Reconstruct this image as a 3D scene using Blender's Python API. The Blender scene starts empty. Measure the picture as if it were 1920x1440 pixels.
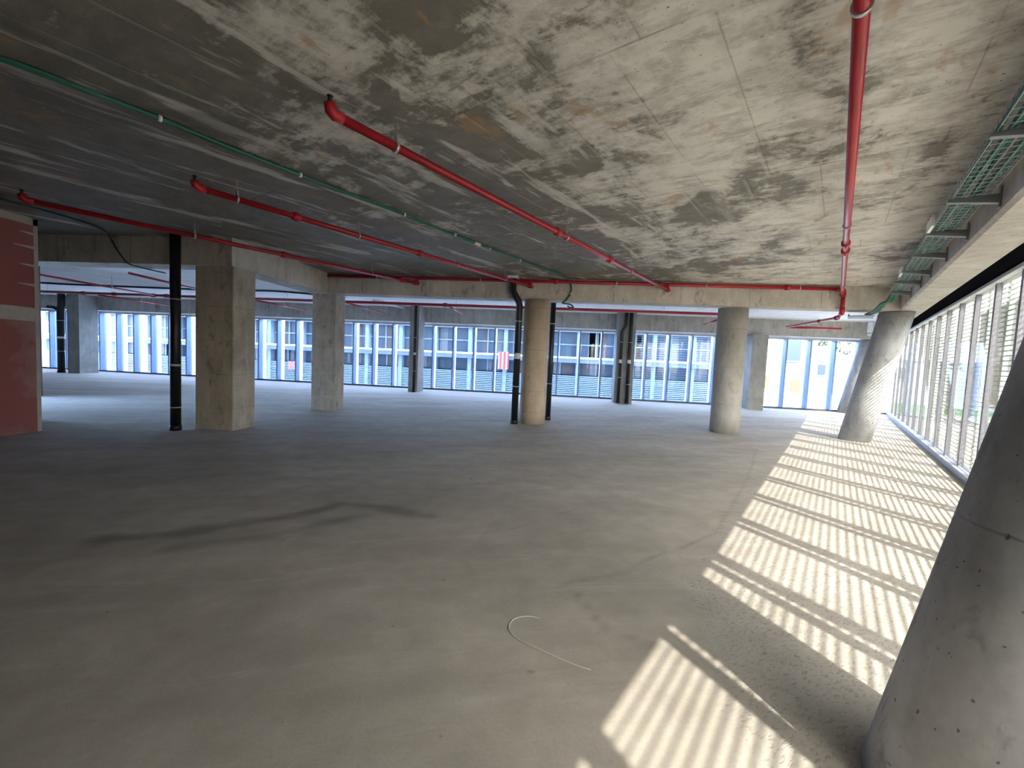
import bpy, bmesh, math, random
from mathutils import Vector, Matrix
random.seed(7)
C = bpy.context.scene.collection
S = bpy.context.scene
R = math.radians

# ------------------------------------------------------------------ camera, sky, sun, exposure
AX = R(30.6)                                   # the glazed street side runs at this angle to the column grid
N1 = (math.cos(AX), -math.sin(AX))             # points out through the street side
D1 = (math.sin(AX), math.cos(AX))              # runs along it, away from the camera
EYE = Vector((0, 0, 1.6))
RM = ((0.99278143, -0.05188996, 0.10813172),
      (0.11104593, 0.05701228, -0.99217861),
      (0.04531928, 0.99702409, 0.0623629))
cd = bpy.data.cameras.new('camera'); cam = bpy.data.objects.new('camera', cd); C.objects.link(cam)
cam.matrix_world = Matrix([list(RM[i]) + [EYE[i]] for i in range(3)] + [[0, 0, 0, 1]])
cd.sensor_width = 36; cd.lens = 811 / 1920 * 36; cd.clip_end = 500; cd.clip_start = .02
S.camera = cam
FPX = 811.0

w = bpy.data.worlds.new('sky'); S.world = w; w.use_nodes = True
wn = w.node_tree.nodes; bg = wn['Background']
sky = wn.new('ShaderNodeTexSky'); sky.sky_type = 'NISHITA'; sky.sun_disc = False
sky.sun_elevation = R(46); sky.sun_rotation = R(149); sky.air_density = 1.0; sky.dust_density = 1.5; sky.ozone_density = 1.2
hs = wn.new('ShaderNodeHueSaturation'); hs.inputs['Saturation'].default_value = .32
w.node_tree.links.new(sky.outputs[0], hs.inputs['Color']); w.node_tree.links.new(hs.outputs[0], bg.inputs[0]); bg.inputs[1].default_value = 6.0

sl = bpy.data.lights.new('sun', 'SUN'); sun = bpy.data.objects.new('sun', sl); C.objects.link(sun)
sun.rotation_euler = Vector((-.586, .974, -1.155)).to_track_quat('-Z', 'Y').to_euler()
sl.energy = 45.0; sl.angle = R(0.6); sl.color = (1, .995, .975)
sun.location = (6, -12, 16)

vs = S.view_settings
vs.view_transform = 'Standard'; vs.look = 'None'; vs.gamma = 1; vs.use_curve_mapping = False; vs.exposure = 0.19
S.cycles.max_bounces = 7; S.cycles.diffuse_bounces = 4; S.cycles.transparent_max_bounces = 24
S.cycles.sample_clamp_indirect = 8
S.cycles.use_adaptive_sampling = True; S.cycles.adaptive_threshold = .04; S.cycles.adaptive_min_samples = 24

# ------------------------------------------------------------------ helpers
def F(n, d, z=0.0):
    return Vector((n * N1[0] + d * D1[0], n * N1[1] + d * D1[1], z))

def at(px, py, z):
    """the point of height z that is seen at this pixel of the photograph"""
    v = ((px - 960) / FPX, -(py - 720) / FPX, -1.0)
    dr = Vector([sum(RM[i][k] * v[k] for k in range(3)) for i in range(3)])
    return EYE + dr * ((z - EYE.z) / dr.z)

class MB:
    def __init__(s): s.v = []; s.f = []
    def add(s, vs_, fs):
        k = len(s.v); s.v += [Vector(p) for p in vs_]; s.f += [tuple(i + k for i in f) for f in fs]; return s
    def hexa(s, c):
        return s.add(c, [(3, 2, 1, 0), (4, 5, 6, 7), (0, 1, 5, 4), (1, 2, 6, 5), (2, 3, 7, 6), (3, 0, 4, 7)])
    def box(s, x0, x1, y0, y1, z0, z1):
        return s.hexa([(x0, y0, z0), (x1, y0, z0), (x1, y1, z0), (x0, y1, z0), (x0, y0, z1), (x1, y0, z1), (x1, y1, z1), (x0, y1, z1)])
    def boxf(s, n0, n1, d0, d1, z0, z1):
        return s.hexa([F(n0, d0, z0), F(n1, d0, z0), F(n1, d1, z0), F(n0, d1, z0), F(n0, d0, z1), F(n1, d0, z1), F(n1, d1, z1), F(n0, d1, z1)])
    def cbox(s, x0, x1, y0, y1, z0, z1, b):
        """a box with its four upright edges chamfered"""
        p = [(x0 + b, y0), (x1 - b, y0), (x1, y0 + b), (x1, y1 - b), (x1 - b, y1), (x0 + b, y1), (x0, y1 - b), (x0, y0 + b)]
        return s.prism(p, z0, z1)
    def prism(s, poly, z0, z1):
        n = len(poly)
        vs_ = [(p[0], p[1], z0) for p in poly] + [(p[0], p[1], z1) for p in poly]
        fs = [tuple(reversed(range(n))), tuple(range(n, 2 * n))] + [(i, (i + 1) % n, n + (i + 1) % n, n + i) for i in range(n)]
        return s.add(vs_, fs)
    def tube(s, pts, r, seg=12, caps=True):
        pts = [Vector(p) for p in pts]; rings = []; up = None
        rs = r if isinstance(r, (list, tuple)) else [r] * len(pts)
        for i, p in enumerate(pts):
            t = (pts[min(i + 1, len(pts) - 1)] - pts[max(i - 1, 0)]).normalized()
            if up is None:
                up = Vector((0, 0, 1)) if abs(t.z) < .9 else Vector((1, 0, 0))
            a = (up - t * up.dot(t)).normalized(); b = t.cross(a); up = a
            rings.append([p + (a * math.cos(2 * math.pi * k / seg) + b * math.sin(2 * math.pi * k / seg)) * rs[i] for k in range(seg)])
        k0 = len(s.v); s.v += [q for g in rings for q in g]
        for i in range(len(rings) - 1):
            for k in range(seg):
                s.f.append((k0 + i * seg + k, k0 + i * seg + (k + 1) % seg, k0 + (i + 1) * seg + (k + 1) % seg, k0 + (i + 1) * seg + k))
        if caps:
            s.f.append(tuple(k0 + k for k in reversed(range(seg)))); s.f.append(tuple(k0 + (len(rings) - 1) * seg + k for k in range(seg)))
        return s

ORG = {}
def obj(name, mb, m, parent=None, smooth=False, origin=None):
    vv = mb.v
    if origin is None:
        lo = [min(p[i] for p in vv) for i in range(3)]; hi = [max(p[i] for p in vv) for i in range(3)]
        origin = Vector(((lo[0] + hi[0]) / 2, (lo[1] + hi[1]) / 2, lo[2]))
    me = bpy.data.meshes.new(name); me.from_pydata([tuple(p - origin) for p in vv], [], mb.f)
    bm = bmesh.new(); bm.from_mesh(me); bmesh.ops.recalc_face_normals(bm, faces=bm.faces); bm.to_mesh(me); bm.free()
    if m: me.materials.append(m)
    o = bpy.data.objects.new(name, me); C.objects.link(o)
    if smooth:
        me.polygons.foreach_set('use_smooth', [len(p.vertices) <= 4 for p in me.polygons])
    ORG[o] = origin
    if parent is not None:
        o.parent = parent; o.location = origin - ORG[parent]
    else:
        o.location = origin
    return o

def tag(o, label, cat, group=None):
    o['label'] = label; o['category'] = cat
    if group: o['group'] = group
    return o

def thing(name, label, cat, loc, group=None):
    o = bpy.data.objects.new(name, None); C.objects.link(o); o.empty_display_size = .1
    o.location = loc; ORG[o] = Vector(loc)
    return tag(o, label, cat, group)

def struct(name, mb, m, label=None, smooth=False):
    o = obj(name, mb, m, smooth=smooth); o['kind'] = 'structure'
    if label: o['label'] = label
    return o

def struct_root(name, loc, label):
    o = bpy.data.objects.new(name, None); C.objects.link(o); o.location = loc; ORG[o] = Vector(loc)
    o['kind'] = 'structure'; o['label'] = label
    return o

# ------------------------------------------------------------------ materials
class NT:
    def __init__(s, name):
        s.m = bpy.data.materials.new(name); s.m.use_nodes = True
        s.t = s.m.node_tree; s.t.nodes.clear()
        s.out = s.t.nodes.new('ShaderNodeOutputMaterial')
        s.b = s.t.nodes.new('ShaderNodeBsdfPrincipled'); s.link(s.b.outputs[0], s.out.inputs[0])
    def link(s, a, b): s.t.links.new(a, b)
    def node(s, k, **kw):
        n = s.t.nodes.new(k)
        for a, v in kw.items(): setattr(n, a, v)
        return n
    def put(s, sock, v):
        if hasattr(v, 'is_output') or isinstance(v, bpy.types.NodeSocket): s.link(v, sock)
        else: sock.default_value = v
    def pos(s, rot=0.0, scale=(1, 1, 1)):
        g = s.node('ShaderNodeNewGeometry'); mp = s.node('ShaderNodeMapping')
        s.link(g.outputs['Position'], mp.inputs[0]); mp.inputs['Rotation'].default_value = (0, 0, rot); 
        if scale == (1, 1, 1): return mp.outputs[0]
        m2 = s.node('ShaderNodeMapping'); s.link(mp.outputs[0], m2.inputs[0]); m2.inputs['Scale'].default_value = scale
        return m2.outputs[0]
    def noise(s, vec, scale, detail=4, rough=.55, dist=0.0):
        n = s.node('ShaderNodeTexNoise'); s.link(vec, n.inputs['Vector'])
        n.inputs['Scale'].default_value = scale; n.inputs['Detail'].default_value = detail; n.inputs['Roughness'].default_value = rough; n.inputs['Distortion'].default_value = dist
        return n.outputs[0]
    def ramp(s, v, stops, interp='LINEAR'):
        r = s.node('ShaderNodeValToRGB'); r.color_ramp.interpolation = interp; s.link(v, r.inputs[0])
        e = r.color_ramp.elements
        while len(e) < len(stops): e.new(.5)
        for x, (p, c) in zip(e, stops):
            x.position = p; x.color = (c, c, c, 1) if isinstance(c, (int, float)) else (*c, 1)
        return r.outputs[0]
    def mix(s, fac, a, b, mode='MIX'):
        n = s.node('ShaderNodeMix', data_type='RGBA', blend_type=mode)
        s.put(n.inputs[0], fac)
        for q, v in ((n.inputs[6], a), (n.inputs[7], b)):
            if isinstance(v, tuple): q.default_value = (*v, 1)
            else: s.put(q, v)
        return n.outputs[2]
    def math(s, op, a, b=0.0, c=0.0, clamp=False):
        n = s.node('ShaderNodeMath', operation=op); n.use_clamp = clamp
        for q, v in zip(n.inputs, (a, b, c)): s.put(q, v)
        return n.outputs[0]
    def sep(s, v):
        n = s.node('ShaderNodeSeparateXYZ'); s.link(v, n.inputs[0]); return n.outputs
    def attr(s, name):
        n = s.node('ShaderNodeAttribute', attribute_name=name); return n.outputs['Fac']
    def bump(s, h, strength=.3, dist=.02):
        n = s.node('ShaderNodeBump'); n.inputs['Strength'].default_value = strength; n.inputs['Distance'].default_value = dist
        s.link(h, n.inputs['Height']); s.link(n.outputs[0], s.b.inputs['Normal'])
    def col(s, v):
        if isinstance(v, tuple): s.b.inputs['Base Color'].default_value = (*v, 1)
        else: s.link(v, s.b.inputs['Base Color'])
    def set(s, rough=.8, metal=0.0, spec=None):
        s.put(s.b.inputs['Roughness'], rough); s.b.inputs['Metallic'].default_value = metal
        if spec is not None: s.b.inputs['Specular IOR Level'].default_value = spec
        return s.m

def line_mask(t, v, period, width, off=0.0):
    """1 on thin lines every `period` along the coordinate v"""
    a = t.math('FRACT', t.math('DIVIDE', t.math('ADD', v, off), period))
    a = t.math('ABSOLUTE', t.math('SUBTRACT', a, .5))
    return t.math('GREATER_THAN', a, .5 - width / period / 2)

def m_plain(name, c, rough=.6, metal=0.0, var=.06, scale=6):
    t = NT(name); p = t.pos(); n = t.noise(p, scale, 3)
    lo = tuple(x * (1 - var) for x in c); hi = tuple(min(1, x * (1 + var)) for x in c)
    t.col(t.ramp(n, [(.3, lo), (.7, hi)])); return t.set(rough, metal, 0.0 if rough >= 1 else None)

def m_ceiling():
    t = NT('slab_concrete'); p = t.pos(AX); q = t.sep(p)
    warp = t.noise(p, 1.1, 3)
    st = t.pos(AX, (1.0, .55, 1))
    big = t.noise(st, .55, 4, .62, .35)
    med = t.noise(t.pos(AX, (1, .8, 1)), 1.9, 5, .66, .5)
    fine = t.noise(p, 14, 3, .7)
    # pale cement skin left by the shuttering, more of it towards the street side
    grow = t.math('MULTIPLY', t.math('ADD', q[0], 4.0), .018)
    streak = t.noise(t.pos(AX, (.35, 1.6, 1)), 4.2, 4, .72, .4)
    v = t.math('ADD', t.math('ADD', t.math('MULTIPLY', big, .44), t.math('MULTIPLY', med, .34)), t.math('ADD', t.math('ADD', t.math('MULTIPLY', fine, .10), t.math('MULTIPLY', streak, .15)), t.math('MINIMUM', grow, .058)))
    skin = t.ramp(v, [(.52, 0.0), (.56, .75), (.60, 1.0)])
    dark = t.mix(t.noise(p, 3.2, 3, .6), (.115, .103, .08), (.27, .245, .197))
    pale = t.mix(t.noise(p, 5.5, 3, .6), (.58, .54, .47), (.82, .775, .70))
    c = t.mix(skin, dark, pale)
    half = t.ramp(t.noise(t.pos(AX, (.6, 1.2, 1)), 3.4, 5, .75, .3), [(.48, 0.0), (.64, .6)])
    c = t.mix(half, c, (.27, .247, .20))
    drag = t.math('MULTIPLY', t.ramp(t.noise(t.pos(AX, (1.7, .26, 1)), 2.1, 4, .66, .25), [(.56, 0.0), (.63, .8)]), t.ramp(t.math('MULTIPLY', q[0], -.1), [(.1, .15), (.26, 1.0)]))
    c = t.mix(drag, c, pale)
    rust = t.math('MULTIPLY', t.ramp(t.noise(t.pos(AX, (1.3, .7, 1)), 1.7, 4, .6, .6), [(.62, 0.0), (.67, 1.0)]), .6)
    c = t.mix(rust, c, (.42, .25, .11))
    wet = t.ramp(t.noise(st, .8, 4, .5, .8), [(.6, 0.0), (.68, .45)])
    c = t.mix(wet, c, (.10, .095, .08))
    # imprint of the shuttering sheets
    wob = t.math('MULTIPLY', t.noise(p, 9, 2), .012)
    row = t.math('FLOOR', t.math('DIVIDE', t.math('ADD', q[1], -2.54), 2.42))
    nn = t.math('ADD', t.math('ADD', q[0], wob), t.math('MULTIPLY', row, .21))
    l1 = line_mask(t, nn, .61, .012, .05)
    l2 = line_mask(t, t.math('ADD', q[1], wob), 2.42, .018, -2.54)
    keep = t.ramp(t.noise(p, 1.3, 3), [(.42, 0.0), (.55, 1.0)])
    ln = t.math('MULTIPLY', t.math('MAXIMUM', t.math('MULTIPLY', l1, .7), l2), keep)
    c = t.mix(t.math('MULTIPLY', ln, .45), c, (.06, .055, .045))
    l3 = line_mask(t, nn, .61, .03, .075)
    c = t.mix(t.math('MULTIPLY', t.math('MULTIPLY', l3, keep), .25), c, (.55, .52, .46))
    holes = t.ramp(t.noise(p, 34, 2, .5), [(.70, 0.0), (.74, 1.0)])
    c = t.mix(t.math('MULTIPLY', holes, .7), c, (.04, .035, .03))
    t.col(c)
    hgt = t.math('ADD', t.math('MULTIPLY', v, 1.5), t.math('MULTIPLY', ln, -.5))
    t.bump(t.math('SUBTRACT', hgt, t.math('MULTIPLY', holes, .6)), .35, .012)
    return t.set(t.ramp(v, [(.4, .62), (.7, .9)]))

def m_cast(name, lo, hi, joint=1.22, along='x', rot=0.0, stain=.5, horiz=None, off=0.0, rust=0.0):
    """board-marked cast concrete of beams and columns"""
    t = NT(name); p = t.pos(rot); q = t.sep(p)
    a = t.noise(p, 1.6, 4, .62, .3); b = t.noise(t.pos(rot, (3, 3, .8)), 2.2, 4, .6); f = t.noise(p, 22, 3, .7)
    v = t.math('ADD', t.math('ADD', t.math('MULTIPLY', a, .5), t.math('MULTIPLY', b, .35)), t.math('MULTIPLY', f, .15))
    c = t.mix(t.ramp(v, [(.36, 0.0), (.62, 1.0)]), lo, hi)
    dirt = t.ramp(t.noise(t.pos(rot, (2.2, 2.2, 1.1)), 2.4, 5, .7, .4), [(.57, 0.0), (.70, 1.0)])
    c = t.mix(t.math('MULTIPLY', dirt, stain), c, tuple(x * .28 for x in lo))
    holes = t.ramp(t.noise(p, 38, 2, .4), [(.715, 0.0), (.745, 1.0)])
    c = t.mix(t.math('MULTIPLY', holes, .75), c, (.05, .045, .04))
    hgt = t.math('SUBTRACT', v, t.math('MULTIPLY', holes, .5))
    if joint:
        s_ = {'x': q[0], 'y': q[1]}[along]
        l = t.math('MULTIPLY', line_mask(t, t.math('ADD', s_, t.math('MULTIPLY', f, .012)), joint, .016, off), t.ramp(t.noise(p, 1.1, 2), [(.35, .15), (.6, 1.0)]))
        c = t.mix(t.math('MULTIPLY', l, .7), c, tuple(x * .3 for x in lo)); hgt = t.math('SUBTRACT', hgt, l)
    if horiz:
        l = t.math('MULTIPLY', line_mask(t, t.math('ADD', q[2], t.math('MULTIPLY', f, .012)), horiz, .01, .2), t.ramp(t.noise(p, 2.1, 2), [(.4, 0.0), (.6, 1.0)]))
        c = t.mix(t.math('MULTIPLY', l, .5), c, tuple(x * .35 for x in lo)); hgt = t.math('SUBTRACT', hgt, l)
    if rust:
        c = t.mix(t.math('MULTIPLY', t.ramp(t.noise(t.pos(rot, (.7, 1.6, 1)), 1.1, 6, .7, .5), [(.56, 0.0), (.66, 1.0)]), rust), c, (.46, .29, .12))
    t.col(c); t.bump(hgt, .3, .01)
    return t.set(.85)

def m_floor():
    t = NT('screed'); p = t.pos(AX); q = t.sep(p)
    a = t.noise(t.pos(R(-18), (.45, 1.3, 1)), .9, 6, .6, .6); b = t.noise(p, 3.5, 4, .65, .3); f = t.noise(p, 60, 2, .7)
    v = t.math('ADD', t.math('ADD', t.math('MULTIPLY', a, .5), t.math('MULTIPLY', b, .33)), t.math('MULTIPLY', f, .17))
    c = t.ramp(v, [(.34, (.235, .213, .184)), (.5, (.315, .288, .25)), (.64, (.40, .37, .325))])
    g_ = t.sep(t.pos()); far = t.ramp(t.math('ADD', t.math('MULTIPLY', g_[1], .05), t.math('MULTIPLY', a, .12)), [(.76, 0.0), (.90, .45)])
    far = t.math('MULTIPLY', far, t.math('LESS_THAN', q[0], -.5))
    c = t.mix(far, c, (.53, .515, .485))  # paler floor by the far glazing stands in for window light
    rg = t.attr('rough')
    pits = t.ramp(t.noise(t.pos(R(-35), (1, 2.4, 1)), 26, 4, .65, .5), [(.52, 0.0), (.66, 1.0)])
    c = t.mix(t.math('MULTIPLY', t.math('MULTIPLY', rg, pits), .8), c, (.14, .13, .115))
    c = t.mix(t.math('MULTIPLY', rg, .12), c, (.40, .385, .36))
    sn = t.math('MULTIPLY', t.attr('stain'), t.math('ADD', .62, t.math('MULTIPLY', b, .5)))
    c = t.mix(t.math('MULTIPLY', sn, .75, clamp=True), c, (.115, .105, .095))
    ck = t.attr('crack'); c = t.mix(t.math('MULTIPLY', ck, .5), c, (.15, .14, .125))
    spots = t.ramp(t.noise(p, 11, 2, .4), [(.74, 0.0), (.765, 1.0)])
    c = t.mix(t.math('MULTIPLY', spots, .5), c, (.12, .11, .10))
    dust = t.ramp(t.noise(t.pos(R(-18), (.5, 3, 1)), 1.4, 5, .7, .4), [(.56, 0.0), (.72, .35)])
    c = t.mix(dust, c, (.47, .45, .415))
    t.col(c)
    hgt = t.math('ADD', t.math('MULTIPLY', v, .35), t.math('MULTIPLY', rg, t.math('MULTIPLY', pits, -.8)))
    t.bump(hgt, .35, .015)
    return t.set(.82)

def m_glass(name, tint, refl=.05):
    t = NT(name); t.t.nodes.remove(t.b)
    tr = t.node('ShaderNodeBsdfTransparent'); tr.inputs[0].default_value = (*tint, 1)
    gl = t.node('ShaderNodeBsdfGlossy'); gl.inputs['Roughness'].default_value = .02
    lw = t.node('ShaderNodeLayerWeight'); lw.inputs[0].default_value = .12
    mx = t.node('ShaderNodeMixShader')
    t.link(t.math('ADD', t.math('MULTIPLY', lw.outputs['Fresnel'], .6), refl * .4, clamp=True), mx.inputs[0])
    t.link(tr.outputs[0], mx.inputs[1]); t.link(gl.outputs[0], mx.inputs[2]); t.link(mx.outputs[0], t.out.inputs[0])
    return t.m

def m_stripes(name, a, b, period):
    t = NT(name); q = t.sep(t.pos()); l = line_mask(t, q[0], period, period * .5)
    t.col(t.mix(l, a, b)); return t.set(.9)

def m_plasterboard():
    t = NT('pink_plasterboard'); p = t.pos(); a = t.noise(p, .9, 4, .6); sm = t.noise(t.pos(0, (1, 1, .8)), 1.5, 5, .6, .4)
    c = t.mix(a, (.29, .098, .092), (.38, .135, .125))
    q = t.sep(p)
    low = t.math('MULTIPLY', t.ramp(sm, [(.46, 0.0), (.60, .55)]), t.math('LESS_THAN', q[2], 1.85))
    t.col(t.mix(low, c, (.42, .31, .28))); return t.set(.9)

MAT = dict(
    ceiling=m_ceiling(), ceiling2=m_cast('pale_slab_concrete', (.66, .65, .63), (.80, .79, .77), 1.25, 'x', stain=.25, off=.4), floor=m_floor(),
    beam=m_cast('beam_concrete', (.42, .385, .33), (.66, .61, .535), 1.52, 'x', off=.35, stain=.65),
    beam_y=m_cast('return_beam_concrete', (.40, .37, .315), (.62, .575, .505), 1.1, 'y'),
    beam_f=m_cast('street_beam_concrete', (.36, .33, .285), (.58, .54, .475), 1.9, 'y', AX, .35, rust=.5),
    beam_far=m_cast('far_beam_concrete', (.32, .31, .285), (.50, .485, .45), .91, 'x'),
    col_sq=m_cast('square_column_concrete', (.30, .265, .215), (.53, .475, .40), None, stain=.6, horiz=.62),
    col_tan=m_cast('tan_column_concrete', (.40, .325, .245), (.56, .47, .37), None, stain=.4, horiz=.5),
    col_grey=m_cast('grey_column_concrete', (.31, .30, .275), (.47, .455, .42), None, stain=.3, horiz=.9),
    col_lean=m_cast('leaning_column_concrete', (.215, .22, .225), (.41, .418, .425), None, stain=.5, horiz=1.3),
    col_far=m_cast('far_column_concrete', (.24, .235, .22), (.38, .37, .345), None, stain=.3),
    wall=m_cast('wall_concrete', (.13, .12, .105), (.22, .205, .18), 1.2, 'x'),  # kept dark so the unseen walls bounce little light
    pink=m_plasterboard(), compound=m_plain('joint_compound', (.50, .46, .42), .9, var=.12, scale=9),
    red=m_plain('red_pipe_paint', (.37, .014, .024), .33, var=.15, scale=3),
    redj=m_plain('red_fitting_paint', (.40, .012, .02), .4),
    zinc=m_plain('galvanised_steel', (.55, .55, .55), .4, .8),
    black=m_plain('black_drain_plastic', (.012, .013, .016), .42),
    gapblack=m_plain('dark_gap_black', (.006, .006, .008), 1.0),
    white=m_plain('white_plastic', (.78, .78, .76), .5), sticker=m_plain('white_sticker', (.7, .7, .7), .6),
    green=m_plain('green_cable_sheath', (.02, .135, .09), .5, var=.2), dgreen=m_plain('dark_green_cable_sheath', (.012, .075, .055), .55),
    tray=m_plain('tray_wire', (.30, .36, .34), .45, .6), bracket=m_plain('bracket_steel', (.21, .22, .23), .5, .3),
    alu=m_plain('window_aluminium', (.30, .34, .42), .45, .2), alub=m_plain('blue_cast_aluminium', (.19, .27, .42), .45), alum=m_plain('grey_street_mullion', (.17, .175, .20), .6), alud=m_plain('dark_window_aluminium', (.10, .11, .135), .45, .2),  # the bluer aluminium holds the blue daylight cast in its colour
    head=m_plain('pale_window_head', (.62, .62, .62), .5), fin=m_plain('white_facade_fin', (.86, .88, .90), .5),
    louver=m_plain('louvre_blade', (.52, .60, .55), .5),
    glass=m_glass('street_glass', (.525, .512, .484)), glassc=m_glass('court_glass', (.66, .80, .99)), glassb=m_glass('blue_cast_glass', (.71, .80, .93)),  # far and court tints hold the blue daylight cast; street glass dimmed
    chalk=m_plain('chalk', (.47, .455, .42), .95),
    nb_white=m_plain('neighbour_shade_blue', (.175, .235, .315), .7), nb_panel=m_plain('neighbour_panel', (.085, .13, .19), .6),  # neighbour colours blued and darkened for the lane's shade
    nb_glass=m_plain('neighbour_window_glass', (.062, .088, .125), .3), nb_frame=m_plain('neighbour_frame', (.20, .255, .32), .6),
    curtain=m_plain('pale_curtain', (.15, .165, .18), .9), curtain2=m_plain('brown_curtain', (.105, .09, .09), .9), curtain3=m_plain('teal_curtain', (.075, .11, .135), .9),
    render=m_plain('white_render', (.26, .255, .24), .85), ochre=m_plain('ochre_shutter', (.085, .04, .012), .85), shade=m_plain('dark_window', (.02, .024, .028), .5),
    street_render=m_plain('shaded_street_render', (.22, .235, .22), .85),  # darker copy of the render, with shade put into its colour
    ground=m_plain('paving', (.29, .28, .26), .9, var=.15, scale=.6), grass=m_plain('grass', (.05, .085, .02), .95, var=.3, scale=2),
    leaf=m_plain('leaves', (.05, .085, .02), .7, var=.35, scale=3), bark=m_plain('bark', (.13, .10, .07), .9),
    cloth=m_stripes('striped_cloth', (.34, .075, .08), (.40, .32, .33), .22), cloth2=m_plain('pink_cloth', (.36, .19, .17), .9),
    bounce_paving=m_plain('bounce_paving', (.68, .67, .65), .9, var=.1, scale=.8),
    upper=m_plain('upper_storey_render', (.52, .51, .49), .85),
)

# ------------------------------------------------------------------ structure
H = 3.5
YG = 18.68                                     # far glazing
fb, ff = F(1.82, -8.0), F(1.82, (YG + .12 + 1.82 * math.sin(AX)) / D1[1])
LX = -28.0
COURT = [(LX, 9.8), (-13.6, 9.8), (-13.6, 7.2), (-9.95, 7.2), (-9.95, 5.9), (-8.72, 5.9)]   # outline towards the light court
room = [(-8.72, fb.y), (fb.x, fb.y), (ff.x, ff.y), (LX, ff.y)] + COURT

# floor: a fine mesh near the camera that carries the damp stain, the rough strip and the seam
STAIN = [at(*p, 0) for p in [(200, 1012), (330, 1000), (460, 982), (560, 965), (640, 945), (710, 950), (800, 968)]]
STAIN2 = [at(*p, 0) for p in [(310, 1030), (420, 1015), (520, 1002), (590, 985), (680, 966)]]
SEAM = [at(*p, 0) for p in [(1418, 842), (1408, 880), (1384, 930), (1345, 992), (1290, 1025), (1222, 1046)]]
SEAM2 = [at(*p, 0) for p in [(1222, 1046), (1170, 1075), (1050, 1095), (1140, 1180), (1240, 1215)]]
RIDGE = [at(*p, 0) for p in [(905, 1003), (985, 985), (1080, 955)]]
def dist_poly(x, y, pts):
    best = 9
    for a, b in zip(pts, pts[1:]):
        ex, ey = b.x - a.x, b.y - a.y
        k = max(0, min(1, ((x - a.x) * ex + (y - a.y) * ey) / (ex * ex + ey * ey)))
        best = min(best, math.hypot(x - a.x - ex * k, y - a.y - ey * k))
    return best
from mathutils import noise as mn
def axis(lo, hi, a, b, fine):
    out = [lo]
    while out[-1] < hi - 1e-6:
        x = out[-1]; out.append(min(hi, x + (fine if a <= x < b else (min(1.2, a - x) if x < a else 1.2))))
    return out
xs = axis(LX, 14.5, -5, 5.2, .05); ys = axis(fb.y, ff.y, .4, 9, .05)
bm = bmesh.new(); la = bm.verts.layers.float.new('stain'); lb = bm.verts.layers.float.new('rough'); lc = bm.verts.layers.float.new('crack')
grid = []
for y in ys:
    row = []
    for x in xs:
        v = bm.verts.new((x, y, 0)); row.append(v)
        if -5 <= x <= 5.3 and .3 <= y <= 9.1:
            wv = mn.noise(Vector((x * 2.2, y * 2.2, 0))) * .10 + mn.noise(Vector((x * 6, y * 6, 3))) * .05
            k1 = (.13 + wv - dist_poly(x, y, STAIN)) / .12; k2 = (.10 + wv - dist_poly(x, y, STAIN2)) / .12
            v[la] = max(0, min(1, max(k1, k2 * .7)))
            n_, d_ = x * N1[0] + y * N1[1], x * D1[0] + y * D1[1]
            edge = -.85 + wv * 2 if d_ > 3.6 else -.85 - (3.6 - d_) * .0 + wv * 3
            if d_ < 3.4: edge = -.45 + (d_ - 2.4) * -.5 + wv * 2
            rr = max(0, min(1, (n_ - edge) / .18))
            if d_ < 2.2: rr *= max(0, min(1, (d_ - 1.6) / .6))
            v[lb] = rr
            v[lc] = max(0, min(1, (.022 - min(dist_poly(x + wv * .3, y, SEAM), dist_poly(x + wv * .5, y + wv * .3, SEAM2), dist_poly(x, y + wv * .3, RIDGE) + .008)) / .02))
    grid.append(row)
for j in range(len(ys) - 1):
    for i in range(len(xs) - 1):
        bm.faces.new((grid[j][i], grid[j][i + 1], grid[j + 1][i + 1], grid[j + 1][i]))
e_ = F(1.82, 0)
bmesh.ops.bisect_plane(bm, geom=list(bm.verts) + list(bm.edges) + list(bm.faces), plane_co=(e_.x, e_.y, 0), plane_no=(N1[0], N1[1], 0), clear_outer=True)
bmesh.ops.delete(bm, geom=[f for f in bm.faces if (f.calc_center_median().x < -10.6 and f.calc_center_median().y < 6.6) or (f.calc_center_median().x < -14.2 and f.calc_center_median().y < 9.2)], context='FACES')
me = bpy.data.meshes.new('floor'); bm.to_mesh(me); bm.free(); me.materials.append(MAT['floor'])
floor = bpy.data.objects.new('floor', me); C.objects.link(floor); ORG[floor] = Vector((0, 0, 0))
floor['kind'] = 'structure'; floor['label'] = 'bare grey screed floor with a damp stain and sun stripes'
obj('slab', MB().prism(room, -.4, -.004), MAT['wall'], floor)

cr = lambda y: tuple(F(1.82, (y + 1.82 * math.sin(AX)) / D1[1])[:2])
struct('ceiling', MB().prism([(-8.72, fb.y), (fb.x, fb.y), cr(10.7), (-6.2, 10.7), (-6.2, 7.5), (-13.6, 7.5)] + COURT[2:], H, H + .3), MAT['ceiling'], 'raw concrete slab soffit with pale cement patches')
struct('ceiling', MB().prism([(-6.2, 7.5), (-6.2, 10.7), cr(10.7), (ff.x, ff.y), (LX, ff.y), (LX, 9.8), (-13.6, 9.8), (-13.6, 7.5)], H, H + .3), MAT['ceiling2'], 'pale concrete soffit of the farther bay')
wide = [(-8.72, fb.y), tuple(F(1.9, -8)[:2]), tuple(F(1.9, 23.2)[:2]), (LX, ff.y + .2)] + COURT
struct('upper_storeys', MB().prism(wide, H + .301, 12), MAT['upper'], 'storeys of the same building above the ceiling')
struct('wall_back', MB().box(-8.72, fb.x + .3, fb.y - .25, fb.y, 0, H), MAT['wall'], 'plain concrete wall behind the viewer')
struct('wall_right', MB().boxf(1.70, 1.87, -8, -.3, 0, H), MAT['wall'], 'unseen street side wall behind the viewer, added to cut light')  # closes off the side behind the camera to cut light from there
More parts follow.
